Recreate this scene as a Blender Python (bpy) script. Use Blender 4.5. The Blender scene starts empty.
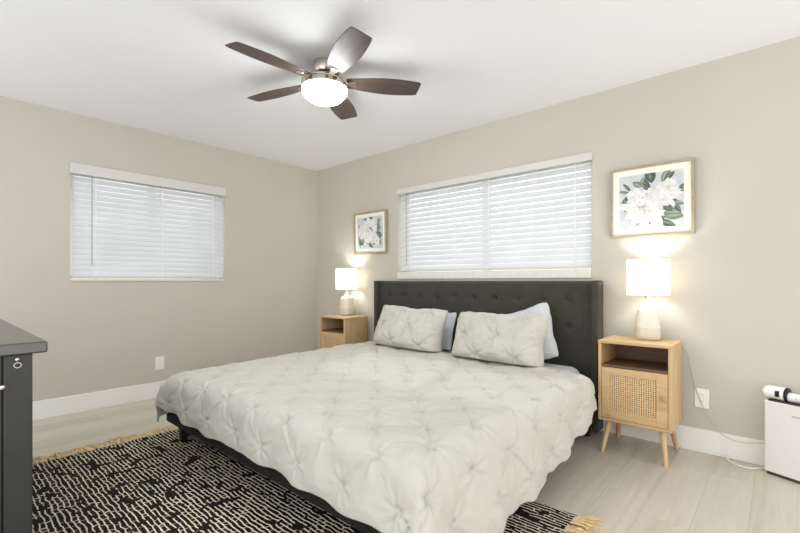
import bpy, math, random
import numpy as np
from mathutils import Vector, Matrix, noise

# ------------------------------------------------------------------ camera, world, exposure
scn = bpy.context.scene
COL = scn.collection
R = math.radians
cam_data = bpy.data.cameras.new('camera')
cam = bpy.data.objects.new('camera', cam_data)
COL.objects.link(cam)
cam.location = (4.301, -3.266, 1.073)
cam.rotation_euler = (R(90), 0, R(41.81))
cam_data.sensor_width = 36.0
cam_data.lens = 427.6 / 800 * 36.0
cam_data.shift_y = (281.15 - 266.5) / 800
cam_data.clip_start = 0.02
scn.camera = cam

world = bpy.data.worlds.new('world')
scn.world = world
world.use_nodes = True
bg = world.node_tree.nodes['Background']
bg.inputs['Color'].default_value = (0.98, 0.985, 1.0, 1)
bg.inputs['Strength'].default_value = 1.75

scn.view_settings.view_transform = 'Standard'
scn.view_settings.look = 'None'
scn.view_settings.gamma = 1.0
scn.view_settings.use_curve_mapping = False
scn.view_settings.exposure = 0.22

FAN_LIGHT = 50.0        # emission of the glass bowl
TABLE_LAMP_W = 5.0      # bulb in each table lamp
# daylight on the outside of the two windows
sun = bpy.data.lights.new('sun', 'SUN'); sun.energy = 2.6; sun.angle = R(3); sun.color = (.93, .97, 1.0)
suno = bpy.data.objects.new('sun', sun); COL.objects.link(suno)
suno.rotation_euler = Vector((.25, -.72, -.64)).to_track_quat('-Z', 'Y').to_euler()
suno.location = (2, 3, 4)
scn.cycles.max_bounces = 14
scn.cycles.diffuse_bounces = 8
scn.cycles.use_denoising = True
scn.cycles.caustics_reflective = False

# ------------------------------------------------------------------ materials
def s2l(c):
    return tuple(((x / 255) / 12.92 if x / 255 <= .04045 else ((x / 255 + .055) / 1.055) ** 2.4) for x in c) + (1,)

class Mat:
    """Small node helper around one material."""
    def __init__(self, name):
        self.m = bpy.data.materials.new(name)
        self.m.use_nodes = True
        self.nt = self.m.node_tree
        self.N = self.nt.nodes
        self.b = self.N['Principled BSDF']
        self.out = self.N['Material Output']
    def n(self, t, **kw):
        x = self.N.new(t)
        for k, v in kw.items():
            if k in x.inputs: x.inputs[k].default_value = v
            else: setattr(x, k, v)
        return x
    def l(self, a, b): self.nt.links.new(a, b)
    def coord(self, kind='Object', scale=(1, 1, 1), rot=(0, 0, 0)):
        tc = self.n('ShaderNodeTexCoord'); mp = self.n('ShaderNodeMapping')
        mp.inputs['Scale'].default_value = scale; mp.inputs['Rotation'].default_value = rot
        self.l(tc.outputs[kind], mp.inputs['Vector'])
        return mp.outputs['Vector']
    def noise(self, vec, scale, detail=3, rough=.5, dist=0):
        x = self.n('ShaderNodeTexNoise'); x.inputs['Scale'].default_value = scale
        x.inputs['Detail'].default_value = detail; x.inputs['Roughness'].default_value = rough
        x.inputs['Distortion'].default_value = dist
        self.l(vec, x.inputs['Vector']); return x.outputs['Fac']
    def ramp(self, fac, stops):
        x = self.n('ShaderNodeValToRGB'); cr = x.color_ramp
        while len(cr.elements) < len(stops): cr.elements.new(.5)
        for e, (p, c) in zip(cr.elements, stops): e.position = p; e.color = c
        self.l(fac, x.inputs['Fac']); return x.outputs['Color']
    def math(self, op, a, b=None, c=None):
        x = self.n('ShaderNodeMath', operation=op)
        for i, v in enumerate((a, b, c)):
            if v is None: continue
            if isinstance(v, (int, float)): x.inputs[i].default_value = v
            else: self.l(v, x.inputs[i])
        return x.outputs[0]
    def mix(self, f, a, b, blend='MIX'):
        x = self.n('ShaderNodeMix', data_type='RGBA', blend_type=blend)
        for i, v in ((0, f), (6, a), (7, b)):
            if isinstance(v, (int, float, tuple)): x.inputs[i].default_value = v
            else: self.l(v, x.inputs[i])
        return x.outputs[2]
    def bump(self, h, strength=.2, dist=.01):
        x = self.n('ShaderNodeBump'); x.inputs['Strength'].default_value = strength
        x.inputs['Distance'].default_value = dist
        self.l(h, x.inputs['Height']); self.l(x.outputs['Normal'], self.b.inputs['Normal'])
    def set(self, color=None, rough=None, metal=None, spec=None):
        if color is not None:
            if isinstance(color, tuple): self.b.inputs['Base Color'].default_value = color
            else: self.l(color, self.b.inputs['Base Color'])
        if rough is not None: self.b.inputs['Roughness'].default_value = rough
        if metal is not None: self.b.inputs['Metallic'].default_value = metal
        if spec is not None: self.b.inputs['Specular IOR Level'].default_value = spec
        return self

def paint(name, rgb, rough=.6, var=.04, scale=6, bump=.05, bscale=180, metal=0, spec=.4):
    m = Mat(name); v = m.coord()
    c = s2l(rgb); lo = tuple(x * (1 - var) for x in c[:3]) + (1,); hi = tuple(min(1, x * (1 + var)) for x in c[:3]) + (1,)
    m.set(m.ramp(m.noise(v, scale), [(.3, lo), (.7, hi)]), rough, metal, spec)
    if bump: m.bump(m.noise(v, bscale, 2), bump, .002)
    return m.m

def wood(name, dark, light, axis='X', scale=9, rough=.5, bump=.08):
    m = Mat(name)
    sc = {'X': (.12, 1, 1), 'Y': (1, .12, 1), 'Z': (1, 1, .12)}[axis]
    v = m.coord(scale=sc)
    n1 = m.noise(v, scale * 1.6, 4, .55, 1.2)
    n2 = m.noise(v, scale * 9, 3, .6, .4)
    f = m.math('ADD', m.math('MULTIPLY', n1, .7), m.math('MULTIPLY', n2, .3))
    m.set(m.ramp(f, [(.32, s2l(dark)), (.5, s2l(tuple((a + b) / 2 for a, b in zip(dark, light)))), (.68, s2l(light))]), rough)
    m.bump(n2, bump, .002)
    return m.m

def cloth(name, rgb, rough=.9, weave=900, bump=.15, var=.03, sheen=.0):
    m = Mat(name); v = m.coord()
    c = s2l(rgb); lo = tuple(x * (1 - var) for x in c[:3]) + (1,); hi = tuple(min(1, x * (1 + var)) for x in c[:3]) + (1,)
    m.set(m.ramp(m.noise(v, 14), [(.3, lo), (.7, hi)]), rough, 0, .15)
    m.bump(m.noise(v, weave, 2), bump, .001)
    m.b.inputs['Sheen Weight'].default_value = sheen
    return m.m

def emissive(name, rgb, strength):
    m = Mat(name); e = m.n('ShaderNodeEmission'); e.inputs['Color'].default_value = rgb
    e.inputs['Strength'].default_value = strength
    m.l(e.outputs[0], m.out.inputs['Surface']); return m.m

M = {}
M['wall'] = paint('wall_paint', (197, 193, 182), .75, .012, 2, .06, 220, spec=.2)
M['ceiling'] = paint('ceiling_paint', (240, 241, 242), .85, .006, 2, .08, 160, spec=.15)
M['trim'] = paint('white_trim_paint', (238, 237, 232), .4, .01, 3, .02)
M['sill'] = paint('painted_sill', (226, 223, 213), .45, .05, 30, .1, 60)
M['vinyl'] = paint('white_window_vinyl', (235, 236, 236), .35, .01, 3, 0)
M['plate'] = paint('outlet_plastic', (240, 238, 230), .35, .01, 3, 0)
M['slot'] = paint('outlet_slot_dark', (60, 58, 54), .5, .02, 3, 0)
M['tape'] = cloth('ladder_tape_white', (245, 245, 245), .8)
M['wand'] = paint('wand_grey_plastic', (150, 152, 155), .3, .02, 3, 0)
M['valance'] = paint('valance_white', (210, 209, 203), .45, .01, 3, .02)
M['charcoal'] = cloth('charcoal_upholstery', (65, 65, 56), .85, 700, .25, .10, .15)
M['rail_cloth'] = cloth('shaded_rail_upholstery', (34, 34, 30), .88, 700, .25, .10, .05)  # headboard charcoal darkened: the shade below the duvet is put into the colour
M['black_wood'] = paint('black_leg_finish', (26, 25, 24), .4, .1, 10, .03)
M['ivory'] = cloth('ivory_cotton', (194, 192, 182), .85, 700, .10, .015, .1)
M['grey_cotton'] = cloth('pale_grey_cotton', (206, 208, 212), .85, 700, .10, .02, .1)
M['oak_x'] = wood('light_oak_along_width', (188, 153, 106), (220, 190, 146), 'X')
M['oak_z'] = wood('light_oak_upright', (186, 150, 103), (217, 187, 142), 'Z')
M['oak_in'] = wood('oak_inside_shaded', (92, 68, 48), (116, 88, 62), 'X')  # dark inner wood; shade of the open shelf is put into its colour
M['oak_knob'] = wood('oak_knob', (170, 125, 72), (200, 158, 104), 'Y')
M['ceramic'] = paint('cream_ceramic_glaze', (226, 219, 202), .16, .03, 25, .01, spec=.6)
M['ceramic_low'] = paint('cream_ceramic_speckled', (214, 205, 186), .2, .04, 40, .01, spec=.6)
M['nickel'] = paint('brushed_nickel', (214, 208, 198), .25, .03, 40, .02, 200, metal=1)
M['dark_metal'] = paint('dark_bronze_metal', (96, 84, 74), .35, .05, 20, .02, metal=1)
M['blade'] = wood('walnut_blade', (66, 54, 48), (96, 82, 74), 'X', 7, .45, .03)
M['frame_wood'] = wood('greige_frame', (148, 137, 114), (176, 165, 142), 'X', 14, .45)
M['mat_board'] = paint('cream_mat_board', (242, 238, 226), .8, .01, 6, .02)
M['dresser'] = paint('charcoal_dresser_paint', (52, 52, 49), .42, .12, 8, .05, 120)
M['dresser_top'] = paint('charcoal_dresser_top', (74, 72, 67), .24, .10, 6, .02, 120, spec=.9)
M['appliance'] = paint('white_appliance', (232, 231, 229), .35, .01, 3, .01)
M['appliance_dark'] = paint('dark_grey_plastic', (62, 60, 56), .5, .05, 6, .02)
M['white_plastic'] = paint('white_gloss_plastic', (244, 243, 240), .22, .01, 3, 0)
M['black_plastic'] = paint('black_gloss_plastic', (22, 24, 23), .18, .05, 4, 0)
M['badge'] = paint('grey_badge', (176, 176, 174), .4, .02, 4, 0)
M['cord'] = paint('grey_cord', (196, 190, 178), .5, .03, 10, 0)
M['cord_white'] = paint('white_cable', (240, 239, 235), .4, .02, 10, 0)
M['jute'] = wood('jute_fringe', (204, 174, 126), (236, 214, 170), 'Z', 30, .95, .2)

def mat_floor():
    m = Mat('light_oak_plank_floor')
    v = m.coord()
    sx = m.n('ShaderNodeSeparateXYZ'); m.l(v, sx.inputs[0])
    W, L = .19, 1.5
    px = m.math('DIVIDE', m.math('ADD', sx.outputs[0], .18 + 10 * W), W)
    ix = m.math('FLOOR', px)
    wn = m.n('ShaderNodeTexWhiteNoise', noise_dimensions='1D'); m.l(ix, wn.inputs['W'])
    py = m.math('ADD', m.math('DIVIDE', m.math('ADD', sx.outputs[1], 30.0), L), m.math('MULTIPLY', wn.outputs['Value'], 5.0))
    iy = m.math('FLOOR', py)
    cx = m.n('ShaderNodeCombineXYZ'); m.l(ix, cx.inputs[0]); m.l(iy, cx.inputs[1])
    pn = m.n('ShaderNodeTexWhiteNoise', noise_dimensions='3D'); m.l(cx.outputs[0], pn.inputs['Vector'])
    # grain, shifted per plank
    sh = m.n('ShaderNodeVectorMath', operation='MULTIPLY_ADD')
    m.l(pn.outputs['Color'], sh.inputs[0]); sh.inputs[1].default_value = (9, 9, 9); m.l(v, sh.inputs[2])
    mp = m.n('ShaderNodeMapping'); mp.inputs['Scale'].default_value = (1, .07, 1); m.l(sh.outputs[0], mp.inputs['Vector'])
    g1 = m.noise(mp.outputs[0], 14, 4, .55, 1.0)
    g2 = m.noise(mp.outputs[0], 80, 3, .6, .2)
    f = m.math('ADD', m.math('MULTIPLY', g1, .6), m.math('ADD', m.math('MULTIPLY', g2, .22), m.math('MULTIPLY', pn.outputs['Value'], .18)))
    col = m.ramp(f, [(.30, s2l((176, 169, 154))), (.5, s2l((196, 189, 175))), (.72, s2l((209, 203, 191)))])
    ex = m.math('ABSOLUTE', m.math('SUBTRACT', m.math('FRACT', px), .5))
    ey = m.math('ABSOLUTE', m.math('SUBTRACT', m.math('FRACT', py), .5))
    seam = m.math('MAXIMUM', m.math('GREATER_THAN', ex, .492), m.math('GREATER_THAN', ey, .4992))
    m.set(m.mix(m.math('MULTIPLY', seam, .45), col, s2l((140, 131, 115))), .30, 0, .5)
    m.bump(m.math('SUBTRACT', m.math('MULTIPLY', g2, .15), seam), .15, .002)
    return m.m
M['floor'] = mat_floor()

def mat_rug():
    m = Mat('woven_black_and_jute')
    v = m.coord()
    wv = m.n('ShaderNodeTexNoise'); wv.inputs['Scale'].default_value = 16; wv.inputs['Detail'].default_value = 2
    m.l(v, wv.inputs['Vector'])
    d = m.n('ShaderNodeVectorMath', operation='MULTIPLY_ADD')
    sub = m.n('ShaderNodeVectorMath', operation='SUBTRACT'); m.l(wv.outputs['Color'], sub.inputs[0]); sub.inputs[1].default_value = (.5, .5, .5)
    m.l(sub.outputs[0], d.inputs[0]); d.inputs[1].default_value = (.05, .024, 0); m.l(v, d.inputs[2])
    s = m.n('ShaderNodeSeparateXYZ'); m.l(d.outputs[0], s.inputs[0])
    row = m.math('DIVIDE', m.math('ADD', s.outputs[1], 5.0),   .0215)
    ir = m.math('FLOOR', row); fr = m.math('FRACT', row)
    wn = m.n('ShaderNodeTexWhiteNoise', noise_dimensions='1D'); m.l(ir, wn.inputs['W'])
    colx = m.math('ADD', m.math('DIVIDE', m.math('ADD', s.outputs[0], 5.0), .042), m.math('MULTIPLY', m.math('MODULO', ir, 2.0), .5))
    colx = m.math('ADD', colx, m.math('MULTIPLY', wn.outputs['Value'], .25))
    ic = m.math('FLOOR', colx); fc = m.math('FRACT', colx)
    big = m.noise(v, 2.2, 3, .6)                                       # where the jute shows more
    wline = m.math('ADD', .12, m.math('MULTIPLY', big, .32))
    line = m.math('LESS_THAN', fr, wline)
    cxy = m.n('ShaderNodeCombineXYZ'); m.l(ir, cxy.inputs[0]); m.l(ic, cxy.inputs[1])
    cn = m.n('ShaderNodeTexWhiteNoise', noise_dimensions='3D'); m.l(cxy.outputs[0], cn.inputs['Vector'])
    cross = m.math('LESS_THAN', m.math('ABSOLUTE', m.math('SUBTRACT', fc, m.math('ADD', .2, m.math('MULTIPLY', cn.outputs['Value'], .6)))), m.math('MULTIPLY', m.math('SUBTRACT', cn.outputs['Color'], .35), .16))
    keep = m.math('GREATER_THAN', m.noise(v, 12, 2, .5), .40)           # knots of black cover the jute here and there
    j = m.math('MULTIPLY', m.math('MAXIMUM', line, cross), keep)
    fib = m.noise(v, 260, 2, .6)
    jc = m.ramp(fib, [(.3, s2l((204, 190, 160))), (.7, s2l((246, 239, 221)))])
    kc = m.ramp(fib, [(.3, s2l((18, 17, 16))), (.75, s2l((52, 49, 45)))])
    m.set(m.mix(j, kc, jc), .95, 0, .1)
    h = m.math('ADD', m.math('MULTIPLY', m.math('SINE', m.math('MULTIPLY', fr, math.pi)), .6), m.math('MULTIPLY', fib, .4))
    m.bump(h, .6, .008)
    return m.m
M['rug'] = mat_rug()

def mat_rattan():
    m = Mat('rattan_cane_webbing')
    v = m.coord(); s = m.n('ShaderNodeSeparateXYZ'); m.l(v, s.inputs[0])
    p = .0125
    fx = m.math('FRACT', m.math('DIVIDE', m.math('ADD', s.outputs[0], 3), p))
    fz = m.math('FRACT', m.math('DIVIDE', m.math('ADD', s.outputs[2], 3), p))
    dx = m.math('ABSOLUTE', m.math('SUBTRACT', fx, .5)); dz = m.math('ABSOLUTE', m.math('SUBTRACT', fz, .5))
    hole = m.math('MULTIPLY', m.math('LESS_THAN', dx, .21), m.math('LESS_THAN', dz, .27))
    n = m.noise(v, 160, 2)
    strand = m.ramp(n, [(.3, s2l((196, 160, 112))), (.7, s2l((230, 202, 158)))])
    m.set(m.mix(hole, strand, s2l((92, 62, 36))), .6)
    m.bump(m.math('SUBTRACT', 1.0, hole), .5, .002)
    return m.m
M['rattan'] = mat_rattan()

def mat_slat():
    m = Mat('blind_slat_white')
    v = m.coord()
    c = m.ramp(m.noise(v, 5), [(.3, s2l((218, 220, 222))), (.7, s2l((224, 226, 228)))])
    m.set(c, .4)
    tr = m.n('ShaderNodeBsdfTranslucent'); tr.inputs['Color'].default_value = (.85, .9, 1, 1)
    mx = m.n('ShaderNodeMixShader'); mx.inputs[0].default_value = .04
    m.l(m.b.outputs[0], mx.inputs[1]); m.l(tr.outputs[0], mx.inputs[2]); m.l(mx.outputs[0], m.out.inputs['Surface'])
    return m.m
M['slat'] = mat_slat()

def mat_glass():
    m = Mat('window_glass')
    t = m.n('ShaderNodeBsdfTransparent'); g = m.n('ShaderNodeBsdfGlossy'); g.inputs['Roughness'].default_value = .03
    mx = m.n('ShaderNodeMixShader'); mx.inputs[0].default_value = .08
    m.l(t.outputs[0], mx.inputs[1]); m.l(g.outputs[0], mx.inputs[2]); m.l(mx.outputs[0], m.out.inputs['Surface'])
    return m.m
M['glass'] = mat_glass()

def mat_shade():
    m = Mat('white_linen_shade')
    v = m.coord()
    c = m.ramp(m.noise(v, 300, 2), [(.3, (.85, .83, .78, 1)), (.7, (.92, .90, .86, 1))])
    m.set(c, .9)
    tr = m.n('ShaderNodeBsdfTranslucent'); m.l(c, tr.inputs['Color'])
    mx = m.n('ShaderNodeMixShader'); mx.inputs[0].default_value = .6
    m.l(m.b.outputs[0], mx.inputs[1]); m.l(tr.outputs[0], mx.inputs[2]); m.l(mx.outputs[0], m.out.inputs['Surface'])
    return m.m
M['shade'] = mat_shade()
M['bowl'] = emissive('lit_frosted_bowl', (.97, .985, 1.0, 1), FAN_LIGHT)
M['bulb'] = emissive('lit_bulb', (1.0, .9, .75, 1), 20)

# ------------------------------------------------------------------ mesh helpers
class MB:
    def __init__(self): self.v = []; self.f = []; self.mi = []
    def add(self, vs, fs, mi=0):
        o = len(self.v); self.v += [tuple(p) for p in vs]
        self.f += [tuple(i + o for i in f) for f in fs]; self.mi += [mi] * len(fs); return self
    def box(self, a, b, mi=0):
        (x0, y0, z0), (x1, y1, z1) = a, b
        vs = [(x, y, z) for x in (x0, x1) for y in (y0, y1) for z in (z0, z1)]
        return self.add(vs, [(0, 1, 3, 2), (4, 6, 7, 5), (0, 4, 5, 1), (2, 3, 7, 6), (0, 2, 6, 4), (1, 5, 7, 3)], mi)
    def lathe(self, prof, n=40, c=(0, 0), cap=True, sq=None, mi=0):
        """prof = (radius, z) bottom to top; sq = superellipse power for square-ish plans."""
        vs = []; fs = []
        for r, z in prof:
            for k in range(n):
                t = 2 * math.pi * k / n
                x, y = math.cos(t), math.sin(t)
                if sq:
                    s = 1 / (abs(x) ** sq + abs(y) ** sq) ** (1 / sq); x *= s; y *= s
                vs.append((c[0] + r * x, c[1] + r * y, z))
        for i in range(len(prof) - 1):
            for k in range(n):
                a = i * n + k; b = i * n + (k + 1) % n
                fs.append((a, b, b + n, a + n))
        if cap:
            fs.append(tuple(range(n - 1, -1, -1))); fs.append(tuple(range((len(prof) - 1) * n, len(prof) * n)))
        return self.add(vs, fs, mi)
    def tube(self, pts, r, n=10, cap=True, mi=0):
        pts = [Vector(p) for p in pts]; rs = r if isinstance(r, (list, tuple)) else [r] * len(pts)
        vs = []; fs = []; up = None
        for i, p in enumerate(pts):
            d = (pts[min(i + 1, len(pts) - 1)] - pts[max(i - 1, 0)]).normalized()
            if up is None:
                up = Vector((0, 0, 1)) if abs(d.z) < .9 else Vector((1, 0, 0))
            a = d.cross(up)
            if a.length < 1e-5: a = d.cross(Vector((0, 1, 0)))
            a.normalize(); b = a.cross(d).normalized(); up = b
            for k in range(n):
                t = 2 * math.pi * k / n
                vs.append(p + (a * math.cos(t) + b * math.sin(t)) * rs[i])
        for i in range(len(pts) - 1):
            for k in range(n):
                q = i * n + k; w = i * n + (k + 1) % n
                fs.append((q, w, w + n, q + n))
        if cap:
            fs.append(tuple(range(n - 1, -1, -1))); fs.append(tuple(range((len(pts) - 1) * n, len(pts) * n)))
        return self.add(vs, fs, mi)
    def prism(self, outline, z0, z1, mi=0):
        n = len(outline)
        vs = [(x, y, z0) for x, y in outline] + [(x, y, z1) for x, y in outline]
        fs = [tuple(range(n - 1, -1, -1)), tuple(range(n, 2 * n))]
        fs += [(i, (i + 1) % n, (i + 1) % n + n, i + n) for i in range(n)]
        return self.add(vs, fs, mi)
    def build(self, name, mats, parent=None, bevel=0, smooth=True, seg=2, loc=None, rot=None):
        me = bpy.data.meshes.new(name); me.from_pydata([tuple(p) for p in self.v], [], self.f)
        mats = mats if isinstance(mats, (list, tuple)) else [mats]
        for m in mats: me.materials.append(M[m] if isinstance(m, str) else m)
        if len(mats) > 1: me.polygons.foreach_set('material_index', self.mi)
        import bmesh
        bm = bmesh.new(); bm.from_mesh(me); bmesh.ops.recalc_face_normals(bm, faces=bm.faces); bm.to_mesh(me); bm.free()
        me.update()
        o = bpy.data.objects.new(name, me); COL.objects.link(o)
        if smooth:
            me.shade_smooth()
            me.set_sharp_from_angle(angle=R(38))
        if bevel:
            b = o.modifiers.new('bevel', 'BEVEL'); b.width = bevel; b.segments = seg; b.limit_method = 'ANGLE'; b.angle_limit = R(40)
            b.harden_normals = False
        if parent is not None: o.parent = parent
        if loc is not None: o.location = loc
        if rot is not None: o.rotation_euler = rot
        return o

def tag(o, label=None, cat=None, group=None, kind=None):
    if label: o['label'] = label
    if cat: o['category'] = cat
    if group: o['group'] = group
    if kind: o['kind'] = kind
    return o

def empty(name, loc, rz=0):
    o = bpy.data.objects.new(name, None); COL.objects.link(o); o.location = loc; o.rotation_euler = (0, 0, rz)
    o.empty_display_size = .1
    return o

def copy_tree(o, parent=None):
    c = o.copy(); COL.objects.link(c)
    if parent is not None: c.parent = parent
    for ch in [x for x in COL.objects if x.parent == o]: copy_tree(ch, c)
    return c

def struct(o): o['kind'] = 'structure'; return o

def grid_mesh(P):
    """P: (n, m, 3) array -> verts, faces"""
    n, m = P.shape[:2]
    vs = [tuple(p) for p in P.reshape(-1, 3)]
    fs = [(i * m + j, i * m + j + 1, (i + 1) * m + j + 1, (i + 1) * m + j) for i in range(n - 1) for j in range(m - 1)]
    return vs, fs

# ------------------------------------------------------------------ room shell
XR, YF, H, T = 5.7, -4.1, 2.44, .16     # front and right walls left out so world light fills the room
LW = dict(y0=-2.466, y1=-1.175, z0=1.075, z1=2.033)
BW = dict(x0=1.352, x1=3.263, z0=1.095, z1=2.012)
struct(MB().box((-T, YF - T, -.1), (XR, T, 0)).build('floor', 'floor', smooth=False))
struct(MB().box((-T, YF - T, H), (XR, T, H + .1)).build('ceiling', 'ceiling', smooth=False))

def wall_with_hole(name, u0, u1, hole, axis, side):
    """axis: 'X' wall plane at x=0 running along y; 'Y' wall plane at y=0 running along x."""
    us = [u0, hole[0], hole[1], u1]; zs = [0, hole[2], hole[3], H]
    vs = []; fs = []
    def V(u, z, d):
        vs.append((-d, u, z) if axis == 'X' else (u, d, z)); return len(vs) - 1
    idx = {(i, j, d): V(us[i], zs[j], d) for i in range(4) for j in range(4) for d in (0, T)}
    for d in (0, T):
        for i in range(3):
            for j in range(3):
                if i == 1 and j == 1: continue
                fs.append((idx[i, j, d], idx[i + 1, j, d], idx[i + 1, j + 1, d], idx[i, j + 1, d]))
    ring = [(1, 1), (2, 1), (2, 2), (1, 2)]
    for a, b in zip(ring, ring[1:] + ring[:1]): fs.append((idx[a + (0,)], idx[b + (0,)], idx[b + (T,)], idx[a + (T,)]))
    outer = [(0, 0), (1, 0), (2, 0), (3, 0), (3, 1), (3, 2), (3, 3), (2, 3), (1, 3), (0, 3), (0, 2), (0, 1)]
    for a, b in zip(outer, outer[1:] + outer[:1]): fs.append((idx[a + (0,)], idx[b + (0,)], idx[b + (T,)], idx[a + (T,)]))
    return struct(MB().add(vs, fs).build(name, 'wall', smooth=False))
wall_with_hole('wall_left', YF - T, T, (LW['y0'], LW['y1'], LW['z0'], LW['z1']), 'X', 0)
wall_with_hole('wall_back', 0, XR, (BW['x0'], BW['x1'], BW['z0'], BW['z1']), 'Y', 0)
BB = .145
def baseboard(name, a, b):
    struct(MB().box(a, b).build(name, 'trim', bevel=.004))
baseboard('baseboard_left', (0, YF, 0), (.015, -.015, BB))
baseboard('baseboard_back', (0, -.015, 0), (XR, 0, BB))
# windows: vinyl slider frames with glass, set deep in the wall
def window(name, w, h, sill_h):
    """local: x along the opening, y outward, z up; origin at the lower left corner of the opening, at the room face"""
    root = struct(empty(name, (0, 0, 0)))
    f = MB(); t = .045; y0, y1 = .115, .155
    f.box((0, y0, 0), (w, y1, t)).box((0, y0, h - t), (w, y1, h)).box((0, y0, t), (t, y1, h - t)).box((w - t, y0, t), (w, y1, h - t))
    f.box((w / 2 - .03, y0, t), (w / 2 + .03, y1, h - t))
    struct(f.build('window_frame', 'vinyl', root, bevel=.003))
    struct(MB().box((t, .132, t), (w / 2 - .03, .136, h - t)).build('window_pane', 'glass', root, smooth=False))
    struct(MB().box((w / 2 + .03, .132, t), (w - t, .136, h - t)).build('window_pane', 'glass', root, smooth=False))
    struct(MB().box((0, -.014, 0), (w, .115, sill_h)).build('window_sill', 'sill', root, bevel=.004))
    return root
w1 = window('window_1', LW['y1'] - LW['y0'], LW['z1'] - LW['z0'], .022)
w1.location = (0, LW['y0'], LW['z0']); w1.rotation_euler = (0, 0, R(90))
w2 = window('window_2', BW['x1'] - BW['x0'], BW['z1'] - BW['z0'], .07)
w2.location = (BW['x0'], 0, BW['z0'])

def blind(label, w, h, sill_h, val_h, ladders, wand_u, tilt, drop, group):
    root = empty('window_blind', (0, 0, 0)); tag(root, label, 'blind', group)
    g = .006; gl = .020
    # valance with returns and a small bead
    v = MB()
    v.box((-.004, -.022, h - val_h), (w + .004, -.010, h + .002))
    v.box((-.004, -.010, h - val_h), (.004, -.0005, h + .002)).box((w - .004, -.010, h - val_h), (w + .004, -.0005, h + .002))
    v.build('valance', 'valance', root, bevel=.003)
    MB().box((g, .012, h - .045), (w - g, .062, h - .004)).build('headrail', 'valance', root, bevel=.002)
    # slats
    zc_top = h - val_h + .012; zc_bot = sill_h + .038
    n = max(2, int(round((zc_top - zc_bot) / .047)) + 1)
    s = MB(); yc = .036; hw = .0252
    for k in range(n):
        zc = zc_top + (zc_bot - zc_top) * k / (n - 1)
        top = []; bot = []
        for q in range(7):
            a = -1 + 2 * q / 6
            u = a * hw; c = .0022 * (1 - a * a)                    # gently crowned
            # a=-1 is the outer (high) edge, a=+1 the room (low) edge
            for lst, off in ((top, c + .0014), (bot, c - .0014)):
                yy = yc - u * math.cos(tilt) - off * math.sin(tilt)
                zz = zc - u * math.sin(tilt) + off * math.cos(tilt)
                lst.append((yy, zz))
        prof = top + bot[::-1]; m = len(prof)
        vs = [(gl, y, z) for y, z in prof] + [(w - g - .004, y, z) for y, z in prof]
        fs = [tuple(range(m)), tuple(range(2 * m - 1, m - 1, -1))] + [(i, (i + 1) % m, (i + 1) % m + m, i + m) for i in range(m)]
        s.add(vs, fs)
    s.build('slats', 'slat', root)
    MB().box((g, .012, sill_h + .004), (w - g, .060, sill_h + .024)).build('bottom_rail', 'valance', root, bevel=.004)
    ext = hw * math.cos(tilt) + .003
    for u in ladders:
        l = MB()
        l.box((u - .004, yc - ext - .0015, sill_h + .02), (u + .004, yc - ext - .0005, h - .045))
        l.box((u - .004, yc + ext + .0005, sill_h + .02), (u + .004, yc + ext + .0015, h - .045))
        l.build('ladder_tape', 'tape', root)
    if wand_u is not None:
        MB().tube([(wand_u, yc - ext - .012, h - val_h + .01), (wand_u, yc - ext - .013, h - val_h - .03), (wand_u, yc - ext - .013, h - drop)], .0025, 8).build('tilt_wand', 'wand', root)
    return root
GB = 'white slatted blinds in the two windows'
b1 = blind('smaller white slatted blind, closed, in the window of the left wall without pictures',
           LW['y1'] - LW['y0'], LW['z1'] - LW['z0'], .022, .085, (.18, .70, 1.18), .15, R(66), .82, GB)
b1.location = w1.location; b1.rotation_euler = (0, 0, R(90))
b2 = blind('wide white slatted blind, closed, in the window above the dark headboard',
           BW['x1'] - BW['x0'], BW['z1'] - BW['z0'], .07, .055, (.15, .70, 1.04, 1.78), .105, R(66), .78, GB)
b2.location = w2.location

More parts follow.
